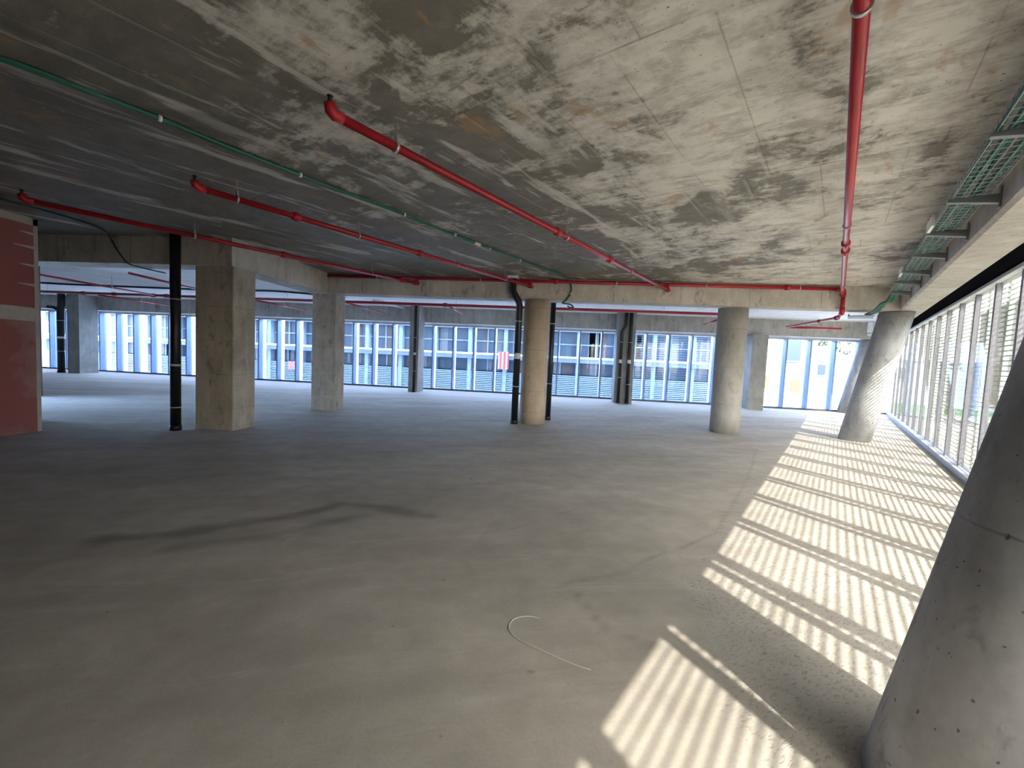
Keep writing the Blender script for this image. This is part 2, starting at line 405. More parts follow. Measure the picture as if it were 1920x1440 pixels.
struct('wall_west', MB().box(LX - .25, LX, 9.8, ff.y, 0, H), MAT['wall'], 'concrete end wall far beyond the pink partition')
struct('court_sun_blocker', MB().box(LX, -8.9, -14, -3.5, -.8, 8), MAT['upper'], 'unseen wing added across the light court to block sun')  # unseen block added to keep direct sun out of the court
struct('ground', MB().box(-90, 120, -90, 140, -1.2, -.8), MAT['ground'], 'paved ground outside the building')

# pink plasterboard partition: two boards, a seam of joint compound, filled screw spots
wl = struct_root('wall_left', (-8.66, 0, 0), 'pink plasterboard partition with a pale taped joint')
y1 = 6.30
obj('stud_core', MB().box(-8.72, -8.625, fb.y, y1 - .006, 0, H), MAT['compound'], wl)
for ya, yb in ((3.9, y1 - .055), (1.5, 3.88), (-.9, 1.48), (-3.3, -.92), (fb.y, -3.32)):
    obj('plasterboard', MB().box(-8.625, -8.60, ya, yb, .01, 1.84), MAT['pink'], wl)
    obj('plasterboard', MB().box(-8.625, -8.60, ya, yb, 2.03, 3.40), MAT['pink'], wl)
b = MB()
ws = [fb.y + i * (y1 - fb.y) / 40 for i in range(41)]
lo_ = [1.825 + .035 * mn.noise(Vector((y * 2, 0, 0))) for y in ws]; hi_ = [2.05 + .03 * mn.noise(Vector((y * 2, 5, 0))) for y in ws]
b.add([(-8.626, y, z) for y, z in zip(ws, lo_)] + [(-8.626, y, z) for y, z in zip(ws, hi_)] + [(-8.596, y, z) for y, z in zip(ws, lo_)] + [(-8.596, y, z) for y, z in zip(ws, hi_)],
      [f for i in range(40) for f in ((82 + i, 83 + i, 124 + i, 123 + i), (i, 82 + i, 123 + i, 41 + i), (41 + i, 42 + i, 124 + i, 123 + i), (i, i + 1, 83 + i, 82 + i))])
obj('joint_compound', b, MAT['compound'], wl)
obj('edge_compound', MB().box(-8.628, -8.597, y1 - .06, y1, 0, H - .02), MAT['compound'], wl)
b = MB(); hi_ = [3.37 + .03 * mn.noise(Vector((y * 3, 9, 0))) for y in ws]
b.add([(-8.626, y, z) for y, z in zip(ws, hi_)] + [(-8.626, y, H - .005) for y in ws] + [(-8.597, y, z) for y, z in zip(ws, hi_)] + [(-8.597, y, H - .005) for y in ws],
      [f for i in range(40) for f in ((82 + i, 83 + i, 124 + i, 123 + i), (i, 82 + i, 83 + i, i + 1))])
obj('top_compound', b, MAT['compound'], wl)
for z in (2.42, 2.73, 3.02, 3.24):
    for y in (6.2,):
        L = .12 + .16 * random.random()
        obj('screw_filler', MB().hexa([(-8.603, y - L, z - .004), (-8.597, y - L, z - .004), (-8.597, y + .05, z - .03), (-8.603, y + .05, z - .03), (-8.603, y - L, z + .004), (-8.597, y - L, z + .004), (-8.597, y + .05, z + .015), (-8.603, y + .05, z + .015)]), MAT['compound'], wl)

# beams
def beam(name, label, mb, m): return tag(obj(name, mb, MAT[m]), label, 'beam')
xr = lambda y: (1.0 + y * math.sin(AX)) / math.cos(AX)       # x of the street beam's inner face at this y
YB = 10.47
beam('concrete_beam', 'long concrete downstand beam over the two round columns', MB().prism([(-5.93, YB), (xr(YB) + .05, YB), (xr(YB + .5) + .05, YB + .5), (-5.93, YB + .5)], 3.0, H), 'beam')
beam('concrete_beam', 'short pale concrete beam linking the two square columns', MB().box(-6.5, -5.93, 7.25, YB + .5, 3.0, H), 'beam_y')
beam('concrete_beam', 'shaded concrete beam running left from the near square column', MB().box(-13.6, -6.5, 7.25, 7.75, 3.0, H), 'beam')
b = MB(); pr = [(1.0, H), (1.0, 3.03), (1.035, 3.0), (1.42, 3.0), (1.42, H)]
v = [F(n, d, z) for d in (-8, 22.4) for n, z in pr]
b.add(v, [(0, 1, 2, 3, 4), (9, 8, 7, 6, 5)] + [(i, (i + 1) % 5, 5 + (i + 1) % 5, 5 + i) for i in range(5)])
beam('concrete_beam', 'deep concrete edge beam with chamfered lip along the louvred glazing', b, 'beam_f')
ffr = F(1.42, (18.0 + 1.42 * math.sin(AX)) / D1[1])
beam('concrete_beam', 'far concrete beam above the bluish windows', MB().prism([(LX, 17.75), (xr(17.75), 17.75), (xr(18.75), 18.75), (LX, 18.75)], 2.88, H), 'beam_far')

# columns
def column(name, label, mb, m, smooth=False): return tag(obj(name, mb, MAT[m], smooth=smooth), label, 'column')
column('square_column', 'near square concrete column under the beam corner', MB().cbox(-6.72, -5.95, 7.32, 7.90, 0, 3.0, .015), 'col_sq')
column('square_column', 'second square concrete column with one darker grey side', MB().cbox(-6.42, -5.78, 10.6, 11.1, 0, 3.0, .015), 'col_sq')
def round_col(label, c, r, m, top=3.0, name='round_column'):
    return column(name, label, MB().tube([(c[0], c[1], 0), (c[0], c[1], .5), (c[0], c[1], top)], r, 40), m, True)
round_col('warm tan round concrete column beside the black offset drainpipe', (-.62, 10.62), .315, 'col_tan')
round_col('grey round concrete column right of the tan one', (4.08, 11.05), .335, 'col_grey')
def slant_col(label, n, d, r=.31):
    p0 = F(n, d, 0); ln = F(.183, 0, 1)
    ax = ln.normalized()
    q = [p0 + ln * z for z in (-.02, 1.0, 2.0, 2.98)]
    b = MB(); seg = 48
    a = (Vector((0, 1, 0)) - ax * ax.y).normalized(); c = ax.cross(a)
    for i, z in enumerate((0.0, 1.0, 2.0, 2.99)):
        for k in range(seg):
            o_ = (a * math.cos(2 * math.pi * k / seg) + c * math.sin(2 * math.pi * k / seg)) * r
            t_ = (z - (p0.z + o_.z)) / ax.z
            b.v.append(p0 + o_ + ax * t_)
    for i in range(3):
        for k in range(seg):
            b.f.append((i * seg + k, i * seg + (k + 1) % seg, (i + 1) * seg + (k + 1) % seg, (i + 1) * seg + k))
    b.f.append(tuple(reversed(range(seg)))); b.f.append(tuple(3 * seg + k for k in range(seg)))
    return column('slanted_column', label, b, 'col_lean', True)
slant_col('large leaning round concrete column close to the viewer', .51, 2.28)
slant_col('leaning round concrete column striped by louvre shadows', .43, 13.05)
slant_col('farthest leaning concrete column in front of the bright windows', .40, 21.55)
column('pier', 'narrow concrete pier with a single thin black pipe', MB().box(-6.1, -5.72, 17.0, 17.74, 0, H), 'col_far')
column('pier', 'concrete pier carrying two black pipes side by side', MB().box(2.13, 2.82, 17.1, 17.74, 0, H), 'col_far')
column('pier', 'concrete pier at the far left beside a fat black pipe', MB().box(-21.75, -21.15, 16.95, 17.74, 0, H), 'col_far')
column('pier', 'concrete pier half hidden behind the grey round column', MB().box(7.25, 7.82, 17.5, 18.4, 0, 2.88), 'col_far')

# ------------------------------------------------------------------ far windows
GX = [-.12 + .91 * k for k in range(-31, 15)]
bays = [(LX, -21.45, 'at the far left end beyond the pink partition'), (-21.45, -14.25, 'between the far left pier and the near square column'),
        (-14.25, -5.91, 'seen between the two square columns'), (-5.91, 2.47, 'behind the tan round column'),
        (2.47, 7.53, 'left of the grey round column'), (7.53, 13.0, 'at the far right end with sunlit houses outside')]
for i, (xa, xb, where) in enumerate(bays):
    wd = struct_root('window_%d' % (i + 1), ((xa + xb) / 2, YG, 0), 'tall glazed bay ' + where)
    xe = min(xb, 12.95)
    obj('head_rail', MB().box(xa, xe, YG - .12, YG + .06, 2.80, 2.88), MAT['head'], wd)
    obj('sill_rail', MB().box(xa, xe, YG - .10, YG + .06, .004, .07), MAT['alud'], wd)
    ms = [x for x in GX if xa + .04 < x < xb - .04]
    for x in ms:
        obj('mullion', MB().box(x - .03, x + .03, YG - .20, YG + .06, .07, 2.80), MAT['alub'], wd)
        obj('fin', MB().box(x - .025, x + .025, YG + .10, YG + .31, -.1, 3.0), MAT['fin'], wd)
    ed = [xa - .03] + ms + [xe + .03]
    for a, b_ in zip(ed, ed[1:]):
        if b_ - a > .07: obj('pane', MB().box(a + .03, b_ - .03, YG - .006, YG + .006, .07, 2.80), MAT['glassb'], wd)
    if i == 4:
        bl = MB()
        for k in range(30): bl.box(xa, xe, YG + .5, YG + .504, -.05 + k * .1, -.046 + k * .1)
        s_ = obj('blind_wire', bl, MAT['fin'], wd); s_['kind'] = 'stuff'

# street side: glazing, inner mullions, outer posts and fine horizontal louvre blades
MUL = [10.43 + 1.15 * k for k in range(-15, 11)]
for i, (da, db, where) in enumerate([(-.3, 2.5, 'beside the viewer'), (2.5, 13.1, 'along the sunny side, nearer half'), (13.1, 22.55, 'along the sunny side, far half')]):
    wd = struct_root('window_%d' % (7 + i), F(1.78, (da + db) / 2, 0), 'louvred glazing ' + where)
    obj('head_rail', MB().boxf(1.70, 1.86, da, db, 2.98, 3.06), MAT['head'], wd)
    obj('sill_rail', MB().boxf(1.66, 1.86, da, db, .002, .10), MAT['alu'], wd)
    ms = [d for d in MUL if da <= d < db]
    for d in ms:
        obj('mullion', MB().boxf(1.75, 1.815, d - .045, d + .045, .10, 2.98), MAT['alum'], wd)
        obj('outer_post', MB().boxf(2.12, 2.18, d - .075, d + .075, -.3, 3.75), MAT['louver'], wd)
    ed = [da - .03] + ms + [db + .03]
    for a, b_ in zip(ed, ed[1:]):
        if b_ - a > .1: obj('pane', MB().boxf(1.775, 1.787, a + .03, b_ - .03, .10, 2.98), MAT['glass'], wd)
    bl = MB()
    for k in range(50): bl.boxf(2.094, 2.11, da, db, -.2 + k * .08, -.184 + k * .08)
    s_ = obj('louvre_blades', bl, MAT['louver'], wd); s_['kind'] = 'stuff'
struct('trim_1', MB().boxf(1.42, 1.72, -8, 22.4, 3.03, 3.12), MAT['gapblack'], 'black board drawn for the dark gap above the louvred glazing')  # flat black board stands in for the shade of an open gap
struct('trim_2', MB().boxf(1.72, 1.87, -8, 22.9, 3.06, H), MAT['upper'], 'lintel over the louvred glazing')
# unseen court walls and glazing, laid out to light only the floor patch
struct('wall_court', MB().box(LX, -13.6, 9.8, 10.0, 0, H), MAT['wall'], 'concrete wall to the light court behind the pink partition')
struct('wall_court', MB().box(-13.6, -9.95, 7.2 - .2, 7.2, 0, H), MAT['wall'], 'short concrete wall behind the pink partition')
struct('wall_court', MB().box(-10.15, -9.95, 5.9, 7.0, 0, H), MAT['wall'], 'narrow concrete return wall behind the pink partition')
struct('wall_court', MB().box(-10.15, -8.72, 5.7, 5.9, 0, H), MAT['wall'], 'concrete end wall hidden by the pink partition')
wd = struct_root('window_10', (-13.65, 8.6, 0), 'glazing to the light court behind the pink partition')
obj('head_rail', MB().box(-13.72, -13.6, 7.2, 9.8, 2.9, H), MAT['wall'], wd); obj('sill_rail', MB().box(-13.72, -13.6, 7.2, 9.8, 0, .07), MAT['alud'], wd)
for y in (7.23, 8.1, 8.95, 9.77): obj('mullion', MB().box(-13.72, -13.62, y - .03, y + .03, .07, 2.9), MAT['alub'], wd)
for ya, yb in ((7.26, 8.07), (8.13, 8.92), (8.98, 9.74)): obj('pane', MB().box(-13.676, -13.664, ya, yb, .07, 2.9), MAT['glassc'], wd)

# ------------------------------------------------------------------ red sprinkler pipes
ZP = 3.29
def lerp(a, b, t): return a + (b - a) * t
def red_run(label, a, b, r=.036, rods=(), couplings=(), head=False, end_tee=None, group=None):
    t = thing('sprinkler_pipe', label, 'pipe', (a + b) / 2, group)
    dr = (b - a).normalized()
    obj('pipe', MB().tube([a, b], r, 14), MAT['red'], t, True)
    for k in couplings:
        p = lerp(a, b, k)
        o = obj('coupling', MB().tube([p - dr * .055, p - dr * .05, p + dr * .05, p + dr * .055], [r * 1.1, r * 1.45, r * 1.45, r * 1.1], 14), MAT['redj'], t, True)
        obj('coupling_bolt', MB().tube([p + Vector((0, 0, -r * 1.9)), p + Vector((0, 0, r * 1.9))], .009, 6), MAT['redj'], o)
    for k in rods:
        p = lerp(a, b, k)
        o = obj('hanger', MB().tube([p - dr * .012, p + dr * .012], r * 1.25, 14), MAT['zinc'], t, True)
        obj('hanger_rod', MB().tube([p + Vector((0, 0, r)), Vector((p.x, p.y, H))], .006, 6), MAT['zinc'], o)
        obj('clip', MB().box(p.x - .012, p.x + .012, p.y - .012, p.y + .012, p.z + r, p.z + r + .06), MAT['zinc'], o)
    if head:
        el = [a + dr * .05, a - dr * .015, a - dr * .04 + Vector((0, 0, .015)), a - dr * .05 + Vector((0, 0, .065))]
        o = obj('elbow', MB().tube(el, [r * 1.2] * 4, 14), MAT['redj'], t, True)
        q = el[-1]
        obj('sprinkler_head', MB().tube([q, q + Vector((0, 0, .03)), q + Vector((0, 0, .05))], [.02, .012, .024], 10), MAT['black'], o, True)
    if end_tee is not None:
        obj('tee', MB().tube([b - dr * .07, b + dr * .06], r * 1.4, 14), MAT['redj'], t, True)
        obj('riser', MB().tube([b, Vector((b.x, b.y, end_tee))], r * 1.1, 14), MAT['redj'], t, True)
    return t
def to_y(a, b, y): return a + (b - a) * ((y - a.y) / (b.y - a.y))
MY = YB - .09; MZ = 3.42
pa, pb = at(630, 217, ZP), at(1243, 539, ZP)
red_run('longest red sprinkler branch pipe crossing the middle of the ceiling', pa, to_y(pa, pb, MY - .04), rods=(.065, .42, .72), couplings=(.39, .40 + .2), head=True, end_tee=MZ - .01)
pa, pb = at(375, 353, ZP), at(962, 527, ZP)
red_run('red sprinkler branch pipe ending above the black offset drainpipe', pa, to_y(pa, pb, MY - .04), rods=(.055, .30, .62, .85), couplings=(.16, .48), head=True, end_tee=MZ - .01)
pa, pb = at(52, 376, ZP), at(735, 521, ZP)
red_run('red sprinkler branch pipe passing in front of the square column', pa, to_y(pa, pb, MY - .04), rods=(.28, .8), couplings=(.5, .93), head=True, end_tee=MZ - .01)
pa, pb = at(1617, 0, ZP), at(1580, 545, ZP)
pa = pa + (pa - pb) * .35
red_run('red sprinkler pipe running overhead towards the street corner', pa, to_y(pa, pb, MY - .04), rods=(.25, .55, .9), couplings=(.62, .655), end_tee=MZ - .01)
t = thing('sprinkler_main', 'red sprinkler main pipe along the top of the long beam', 'pipe', (0, MY, MZ))
xe = 6.12
obj('pipe', MB().tube([(-5.88, MY, MZ), (xe - .06, MY, MZ)], .042, 14), MAT['red'], t, True)
for x in (-4.6, -2.0, 1.2, 3.2, 5.2):
    o = obj('hanger', MB().tube([(x - .012, MY, MZ), (x + .012, MY, MZ)], .05, 14), MAT['zinc'], t, True)
    obj('hanger_rod', MB().tube([(x, MY, MZ + .03), (x, MY, H)], .006, 6), MAT['zinc'], o)
for x in (-.2, 4.95): obj('coupling', MB().tube([(x - .05, MY, MZ), (x + .05, MY, MZ)], .058, 14), MAT['redj'], t, True)
obj('elbow', MB().tube([(xe - .16, MY, MZ), (xe - .06, MY, MZ), (xe - .01, MY, MZ - .025), (xe, MY, MZ - .09), (xe, MY, MZ - .16)], .052, 14), MAT['redj'], t, True)
obj('drop_pipe', MB().tube([(xe, MY, MZ - .1), (xe, MY, 2.93)], .042, 14), MAT['red'], t, True)
p1, p2, p3, p4 = at(1592, 585, 2.9), at(1570, 596, 2.9), at(1475, 613, 2.9), at(1577, 616.5, 2.9)
p1 = Vector((xe, MY, 2.9))
obj('elbow', MB().tube([(xe, MY, 3.02), (xe, MY, 2.94), p1 + (p2 - p1) * .03, p1 + (p2 - p1) * .12], .052, 14), MAT['redj'], t, True)
obj('under_beam_pipe', MB().tube([p1, p2, p3], .036, 14), MAT['red'], t, True)
obj('coupling', MB().tube([lerp(p1, p2, .96), lerp(p2, p3, .03)], .055, 14), MAT['redj'], t, True)
obj('coupling', MB().tube([lerp(p2, p3, .3), lerp(p2, p3, .32)], .046, 14), MAT['redj'], t, True)
obj('cross_pipe', MB().tube([p3, p4], .036, 14), MAT['red'], t, True)
# the farther bay
Z2 = 3.14; Y2 = 13.5
t = thing('sprinkler_main', 'dark red sprinkler main pipe in the farther bay', 'pipe', (-7, Y2, Z2))
obj('pipe', MB().tube([(-20.5, Y2 - .1, Z2), (5.1, Y2, Z2)], .045, 12), MAT['red'], t, True)
for x in (-16.6, -15.4, -13.9, -13.4, -7.3, -3.7): obj('coupling', MB().tube([(x - .06, Y2 - .05, Z2), (x + .06, Y2 - .05, Z2)], .066, 12), MAT['redj'], t, True)
for x in (-18, -12, -9, -5, -1, 3): obj('hanger_rod', MB().tube([(x, Y2 - .05, Z2), (x, Y2 - .05, H)], .006, 6), MAT['zinc'], t)
for lab, qa, qb in [('short red branch pipe pointing at the thin pipe pier', (645, 566), (722, 588)), ('short red branch pipe left of the tan round column', (842, 574), (866, 588)),
                    ('red branch pipe between the two square columns', (480, 563), (577, 582)), ('red branch pipe over the far left windows', (185, 553), (330, 574)),
                    ('thin red branch pipe starting behind the pink partition', (70, 514), (310, 557)), ('short red branch pipe passing behind the black floor pipe', (242, 512), (378, 544)),
                    ('stub of red pipe beside the grey round column', (1345, 600), (1320, 608))]:
    a, b_ = at(*qa, Z2), at(*qb, Z2)
    if b_.y > 17.7: b_ = to_y(a, b_, 17.7)
    red_run(lab, a, b_, r=.028, rods=(.5,))

# ------------------------------------------------------------------ black drainpipes
def drain(label, path, r, bands=(), stickers=(), group=None, collar=None):
    path = [Vector(p) for p in path]
    t = thing('drainpipe', label, 'pipe', (path[0].x, path[0].y, 0), group)
    obj('pipe', MB().tube(path, r, 18), MAT['black'], t, True)
    p = path[-1]
    for z in bands: obj('clamp', MB().tube([(p.x, p.y, z - .012), (p.x, p.y, z + .012)], r * 1.08, 18), MAT['zinc'], t, True)
    for z, hh in stickers: obj('sticker', MB().tube([(p.x, p.y, z - hh), (p.x, p.y, z + hh)], r * 1.03, 18), MAT['sticker'], t, True)
    if collar: obj('ceiling_collar', MB().box(collar[0] - .13, collar[0] + .13, collar[1] - .12, collar[1] + .12, H - .055, H), MAT['white'], t)
    obj('foot_socket', MB().tube([(p.x, p.y, 0), (p.x, p.y, .1)], r * 1.12, 18), MAT['black'], t, True)
    return t
drain('thick black drainpipe in front of the near square column', [(-6.86, 7.06, H), (-6.86, 7.06, 0)], .082, (.42, 2.35), ((1.18, .02),))
drain('black drainpipe with an offset bend hugging the tan column', [(-1.2, 10.28, H), (-1.2, 10.28, 3.22), (-1.19, 10.28, 3.14), (-1.12, 10.3, 3.02), (-1.06, 10.31, 2.93), (-1.03, 10.31, 2.84), (-1.03, 10.31, 0)], .08, (.9, 2.45), ((1.63, .07),), collar=(-1.2, 10.28))
drain('straight black drainpipe just behind the tan column', [(-.25, 11.3, H), (-.25, 11.3, 0)], .068, (.95, 2.5))
drain('thin black pipe on the narrow pier', [(-5.84, 16.93, H), (-5.84, 16.93, 0)], .052, (.85, 2.2), ((1.55, .05),))
drain('left one of the twin black pipes on the pier', [(2.42, 16.98, H), (2.42, 16.98, 3.0), (2.29, 17.0, 2.75), (2.29, 17.0, 0)], .058, (1.0, 2.35), ((1.62, .07),))
drain('right one of the twin black pipes on the pier', [(2.62, 17.0, H), (2.62, 17.0, 0)], .065, (.75, 2.35), ((1.62, .07),))
t = drain('fat black drainpipe with a side branch at the far left pier', [(-21.95, 16.9, H), (-21.95, 16.9, 3.0), (-22.0, 16.9, 2.8), (-22.0, 16.9, 0)], .13, (.95, 2.3), ((1.55, .05),))
obj('side_branch', MB().tube([(-22.0, 16.9, 2.72), (-22.25, 16.85, 2.86), (-22.5, 16.8, 2.88)], .07, 12), MAT['black'], t, True)

# ------------------------------------------------------------------ cables
def smooth_path(pts, sub=6):
    out = []
    P = [pts[0]] + list(pts) + [pts[-1]]
    for i in range(1, len(P) - 2):
        a, b, c, d = P[i - 1], P[i], P[i + 1], P[i + 2]
        for k in range(sub):
            u = k / sub
            out.append(.5 * ((2 * b) + (c - a) * u + (2 * a - 5 * b + 4 * c - d) * u * u + (3 * b - a - 3 * c + d) * u ** 3))
    out.append(P[-2]); return out
g0 = [at(*p, 3.47) for p in [(-120, 72), (0, 110), (150, 165), (300, 222), (430, 276), (563, 328), (660, 366), (758, 402), (830, 432), (895, 457), (975, 488), (1035, 509), (1062, 522)]]
fc = YB - .03
g0 += [Vector((.12, fc - .02, 3.42)), Vector((.17, fc, 3.3)), Vector((.15, fc, 3.15)), Vector((.06, fc - .01, 3.0)), Vector((-.02, fc - .02, 2.93)), Vector((.16, fc - .03, 2.90)), Vector((.24, fc - .03, 2.84)), Vector((.15, fc - .03, 2.83)), Vector((.1, fc - .03, 2.87))]
t = thing('cable_run', 'green cable clipped across the ceiling with a loose loop at the beam', 'cable', g0[5])
sp = smooth_path(g0)
obj('cable', MB().tube(sp, .019, 10), MAT['green'], t, True)
sp2 = [p + Vector((.035 * math.sin(i * .21), .02, .004)) for i, p in enumerate(sp[:70])]
obj('second_cable', MB().tube(sp2, .013, 8), MAT['green'], t, True)
for px, py in [(300, 222), (563, 328), (758, 402), (853, 440), (918, 466), (975, 488)]:
    p = at(px, py, 3.47); dr = Vector((D1[0], D1[1], 0))
    obj('cable_clip', MB().tube([p - dr * .012, p + dr * .012], .027, 10), MAT['white'], t, True)
p = at(895, 457, 3.465); obj('cable_tag', MB().tube([p - dr * .07, p + dr * .07], .026, 10), MAT['white'], t, True)
p = Vector((.16, fc, 3.16)); obj('cable_clip', MB().tube([p - Vector((0, 0, .012)), p + Vector((0, 0, .012))], .027, 10), MAT['white'], t, True)
g1 = [at(*p, 3.47) for p in [(-60, 358), (0, 373), (60, 388), (130, 408), (185, 427)]]
yl = 7.21
def onface(px, py, y):
    v = ((px - 960) / FPX, -(py - 720) / FPX, -1.0)
    dr = Vector([sum(RM[i][k] * v[k] for k in range(3)) for i in range(3)]); return EYE + dr * (y / dr.y)
g1 += [onface(205, 443, yl), onface(218, 466, yl), onface(238, 492, yl), onface(262, 501, yl + .3), onface(310, 512, yl + .9)]
tag(obj('loose_cable', MB().tube(smooth_path(g1), .014, 8), MAT['dgreen'], smooth=True), 'thin dark green cable hanging over the shaded left beam', 'cable')
g2 = [at(*p, 3.44) for p in [(40, 528), (130, 533), (230, 537), (330, 541), (430, 545), (500, 545), (560, 549), (600, 553)]]
tag(obj('loose_cable', MB().tube(smooth_path(g2), .035, 8), MAT['dgreen'], smooth=True), 'teal cable bundle across the ceiling of the farther bay', 'cable')
a, b_ = at(700, 564, 3.44), at(772, 580, 3.44); b_ = to_y(a, b_, 17.6)
tag(obj('surface_duct', MB().tube([a, b_], .05, 8), MAT['white'], smooth=True), 'pale conduit on the far ceiling leading to the narrow pier', 'conduit')

# wire cable tray on the street beam
TN0, TN1, TZ = .70, .93, 3.17
TE = 11.15
t = thing('cable_tray', 'wire mesh cable tray bracketed to the street beam', 'cable tray', F(.82, 5, TZ))
b = MB()
for n, z in ((TN0, TZ + .07), (TN0, TZ + .035), (TN0, TZ), (.76, TZ), (.815, TZ), (.87, TZ), (TN1, TZ), (TN1, TZ + .035), (TN1, TZ + .07)):
    b.tube([F(n, -8, z), F(n, TE, z)], .0035, 5)
o = obj('long_wires', b, MAT['tray'], t); o['kind'] = 'stuff'
b = MB()
for k in range(int((TE + 2) / .1)):
    d = -2 + k * .1
    b.tube([F(TN0, d, TZ + .07), F(TN0, d, TZ), F(TN1, d, TZ), F(TN1, d, TZ + .07)], .0035, 5)
o = obj('cross_wires', b, MAT['tray'], t); o['kind'] = 'stuff'
for d in (-1.2, 0.4, 1.75, 2.95, 4.1, 5.45, 6.6, 7.7, 8.85, 9.8, 11.0):
    b = MB()
    v = [F(1.0, d - .025, TZ - .085), F(1.0, d + .025, TZ - .085), F(1.0, d + .025, TZ - .006), F(1.0, d - .025, TZ - .006),
         F(.67, d - .025, TZ - .03), F(.67, d + .025, TZ - .03), F(.67, d + .025, TZ - .006), F(.67, d - .025, TZ - .006)]
    b.hexa(v); b.boxf(.985, 1.0, d - .03, d + .03, TZ - .12, TZ + .06)
    obj('bracket', b, MAT['bracket'], t)
for d in (6.45, 9.15):
    obj('splice_plate', MB().boxf(TN0 - .03, TN0 - .004, d - .18, d + .18, TZ - .01, TZ + .10), MAT['white'], t)
cable_spots = [(.725, .016), (.755, .02), (.79, .017), (.825, .021), (.86, .017), (.895, .019)]
where = ['outermost from the beam', 'second from the tray edge', 'third from the tray edge', 'fourth from the tray edge', 'fifth from the tray edge', 'lying nearest the beam']
for i, (n, r) in enumerate(cable_spots):
    pts = []
    for k in range(34):
        d = -2 + k * .4
        if d > TE: break
        pts.append(F(n + .018 * math.sin(d * 1.3 + i * 2), d, TZ + .004 + r + .012 * (.5 + .5 * math.sin(d * .9 + i * 1.7))))
    e1 = .74 + i * .022
    pts += [F(e1 - .02, TE + .15, TZ - .02), F(e1 - .06, TE + .32, TZ - .12), F(.60 + i * .02, TE + .45, 3.02 + .01 * i), F(.52 + i * .02, 12.0, 2.93), F(.40 + i * .02, 12.45, 2.90)]
    tag(obj('tray_cable', MB().tube(smooth_path(pts, 3), r, 8), MAT['green'] if i % 3 else MAT['dgreen'], smooth=True), 'green cable in the wire tray, ' + where[i], 'cable', 'green cables in the wire tray')
# end of the tray below the beam and the small white box beyond
t = thing('tray_end', 'short grey tray end under the beam beside the leaning column', 'cable tray', F(.35, 12.6, 2.84))
obj('plate', MB().boxf(.12, .56, 12.35, 12.95, 2.855, 2.87), MAT['bracket'], t)
obj('lip', MB().boxf(.10, .125, 12.35, 12.95, 2.855, 2.90), MAT['bracket'], t)
p = at(1640, 624, 2.92)
t = thing('floodlight', 'small white light fitting under the far beam by the leaning column', 'light fitting', p)
obj('housing', MB().box(p.x - .16, p.x + .2, p.y - .12, p.y + .12, p.z, p.z + .34), MAT['white'], t)
obj('diffuser', MB().box(p.x - .12, p.x + .26, p.y - .15, p.y + .15, p.z - .10, p.z - .03), MAT['white'], t)
obj('stem', MB().tube([(p.x + .05, p.y, p.z - .04), (p.x + .05, p.y, 3.5)], .02, 8), MAT['zinc'], t, True)

# chalk loop and debris on the floor
lp = [at(*q, .004) for q in [(1012, 1160), (998, 1156), (980, 1156), (962, 1162), (954, 1178), (968, 1196), (1000, 1212), (1040, 1230), (1075, 1245), (1108, 1256)]]
tag(obj('chalk_mark', MB().tube(smooth_path(lp), [.0028] * (6 * 9 + 1), 5), MAT['chalk']), 'white chalk loop drawn on the grey floor', 'chalk mark')

# ------------------------------------------------------------------ outside: the building across the lane
YN = 25.0
nb = thing('neighbour_building', 'blue shaded building with curtained windows across the lane', 'building', (-14, YN, -.8))
XA, XB, SP = -46.0, 10.4, 2.1
obj('core', MB().box(XA, XB, YN + .5, YN + 8, -.8, 3.7), MAT['nb_panel'], nb)
for z0, z1, dy in ((1.42, 1.72, .0), (3.18, 3.62, .0)):
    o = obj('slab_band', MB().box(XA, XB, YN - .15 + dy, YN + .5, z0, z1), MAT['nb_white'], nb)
obj('sill_ledge', MB().box(XA, XB, YN - .32, YN - .15, 1.66, 1.76), MAT['fin'], nb)
nx = int((XB - XA) / SP)
for k in range(nx):
    x = XB - 1.0 - k * SP
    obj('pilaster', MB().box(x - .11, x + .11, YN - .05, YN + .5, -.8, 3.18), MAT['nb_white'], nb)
    for z0, z1 in ((1.76, 3.18), (.72, 1.42)):
        if z0 < 1 and k > 18: continue
        g = obj('window', MB().box(x - SP + .11, x - .11, YN + .36, YN + .42, z0, z1), MAT['nb_glass'], nb)
        xm = x - SP / 2 + random.uniform(-.1, .1)
        obj('window_mullion', MB().box(xm - .04, xm + .04, YN + .28, YN + .36, z0, z1), MAT['nb_frame'], g)
        if z0 > 1:
            obj('window_transom', MB().box(x - SP + .11, x - .11, YN + .29, YN + .36, 2.42, 2.50), MAT['nb_frame'], g)
        for q in range(random.choice((1, 2, 2, 3))):
            cx = random.uniform(x - SP + .3, x - .4); cw = random.uniform(.08, .35)
            obj('curtain', MB().box(max(cx - cw, x - SP + .12), min(cx + cw, x - .12), YN + .33, YN + .358, z0 + .02, z1 - .02), MAT[random.choice(('curtain', 'curtain', 'curtain2', 'curtain3'))], g)
b = MB()
for k in range(14): b.box(XA, XB, YN - .02, YN + .02, -.75 + k * .105, -.69 + k * .105)
o = obj('louvre_screen', b, MAT['nb_white'], nb); o['kind'] = 'stuff'
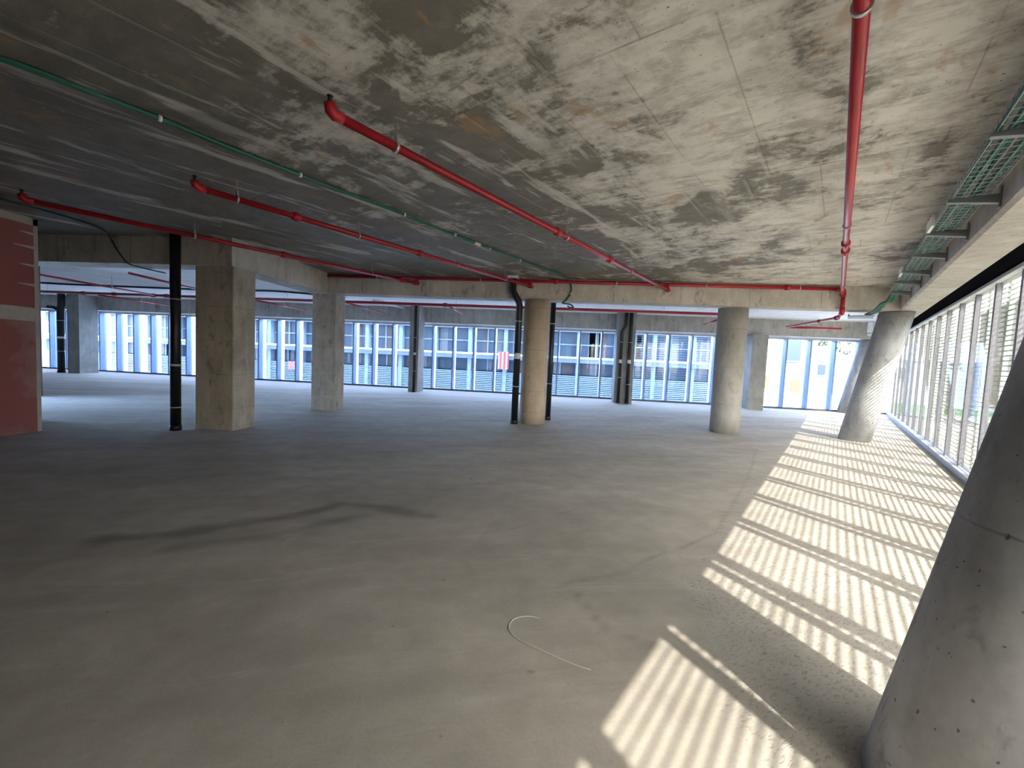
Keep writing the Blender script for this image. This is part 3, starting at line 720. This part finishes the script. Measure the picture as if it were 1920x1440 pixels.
def cloth(label, px, py, wd_, hh, m):
    p = onface(px, py, YN - .36); b = MB(); nx_ = 12
    v = []
    for j in (0, 1):
        for i in range(nx_ + 1):
            u = i / nx_; v.append((p.x - wd_ / 2 + wd_ * u, p.y + .03 * math.sin(u * 22), p.z + (hh / 2 if j == 0 else -hh / 2)))
    v += [(a_[0], a_[1] + .012, a_[2]) for a_ in v]; m_ = nx_ + 1
    b.add(v, [(i, i + 1, m_ + i + 1, m_ + i) for i in range(nx_)] + [(2 * m_ + i, 3 * m_ + i, 3 * m_ + i + 1, 2 * m_ + i + 1) for i in range(nx_)])
    return tag(obj('hanging_cloth', b, MAT[m]), label, 'cloth')
cloth('red and white striped cloth hung on the ledge across the lane', 944, 676, .62, 1.0, 'cloth')
cloth('small pink cloth hung below the ledge seen between square columns', 547, 685, .5, .5, 'cloth2')

# sunlit houses, lawn and trees beyond the lane
def house(name, label, x0, x1, y0, y1, z1, m, wins):
    h_ = thing(name, label, 'building', ((x0 + x1) / 2, y0, -.8))
    obj('wall', MB().box(x0, x1, y0, y1, -.8, z1), MAT[m], h_)
    obj('parapet', MB().box(x0 - .1, x1 + .1, y0 - .1, y1 + .1, z1, z1 + .18), MAT['render'], h_)
    for xa, xb, za, zb, mm in wins:
        g = obj('window', MB().box(xa, xb, y0 - .05, y0 + .05, za, zb), MAT[mm], h_)
        obj('window_sill', MB().box(xa - .08, xb + .08, y0 - .14, y0 - .05, za - .1, za), MAT['render'], g)
house('house', 'tall sunlit white house seen through the right hand bay', 16.8, 23.0, 42, 52, 9.5, 'render', [(18.3, 19.1, -.3, 1.0, 'ochre'), (21.0, 21.8, -.5, .7, 'ochre'), (18.0, 18.6, 1.6, 4.5, 'ochre'), (20.4, 21.6, 2.4, 4.6, 'shade')])
house('house', 'low sunlit white house beside the tall one', 23.4, 40, 44, 54, 2.8, 'render', [(24.3, 25.2, 1.2, 2.2, 'shade'), (28.0, 30.2, 1.3, 2.0, 'shade')])
struct('lane_reflector', MB().box(-50, 13, 19.3, 24.8, -.82, -.76), MAT['bounce_paving'], 'unseen pale strip in the lane, added to bounce light inside')  # unseen reflector added to throw daylight onto the farther bay's ceiling
struct('lawn', MB().box(10.5, 60, 30, 41.5, -.82, -.77), MAT['grass'], 'strip of green lawn before the white houses')
def tree(label, x, y, hgt, rad, cnt=1500, trunk=.18):
    t = thing('tree', label, 'tree', (x, y, -.8))
    obj('trunk', MB().tube([(x, y, -.8), (x + .1, y, hgt * .35), (x - .05, y + .1, hgt * .7)], [trunk, trunk * .8, trunk * .4], 10), MAT['bark'], t, True)
    rnd = random.Random(int(x * 10)); b = MB()
    blobs = [(rnd.uniform(-.6, .6) * rad, rnd.uniform(-.6, .6) * rad, rnd.uniform(-.5, .6) * rad, rnd.uniform(.4, .65) * rad) for _ in range(9)]
    for _ in range(cnt):
        bx, by, bz, br = rnd.choice(blobs)
        u = Vector((rnd.gauss(0, 1), rnd.gauss(0, 1), rnd.gauss(0, 1))).normalized() * br * rnd.uniform(.7, 1.05)
        c = Vector((x + bx, y + by, hgt - rad * .6 + bz)) + u
        a = Vector((rnd.gauss(0, 1), rnd.gauss(0, 1), rnd.gauss(0, 1))).normalized() * rnd.uniform(.14, .26)
        q = a.cross(Vector((rnd.gauss(0, 1), rnd.gauss(0, 1), rnd.gauss(0, 1)))).normalized() * rnd.uniform(.08, .15)
        b.add([c - a, c + q, c + a, c - q], [(0, 1, 2, 3)])
    o = obj('foliage', b, MAT['leaf'], t); o['kind'] = 'stuff'
tree('leafy tree rising behind the low white house', 36.0, 58, 8.0, 3.0)
tree('smaller tree left of the one behind the low house', 31.6, 57, 7.4, 2.0)
tree('tree on the pavement outside the louvred glazing', *(F(9.5, 30)[:2]), 6.5, 2.6)
for i, (d0, d1_, hz, nm) in enumerate([(4, 16, 6.5, 'nearest'), (19, 30, 9, 'middle'), (33, 85, 10, 'farthest')]):  # farthest house raised to block the glaring low sky
    b = MB(); t = thing('street_house', nm + ' pale house across the street beyond the louvres', 'building', F(15, (d0 + d1_) / 2, -.8))
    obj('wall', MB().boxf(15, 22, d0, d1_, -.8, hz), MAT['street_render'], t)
    obj('parapet', MB().boxf(14.85, 22.15, d0 - .15, d1_ + .15, hz, hz + .25), MAT['render'], t)
    for k in range(int((d1_ - d0 - 1) / 3)):
        for z in (1.0, 4.0):
            if z + 1.6 < hz: obj('window', MB().boxf(14.95, 15.05, d0 + 1 + k * 3, d0 + 2.4 + k * 3, z, z + 1.5), MAT['nb_glass'], t)
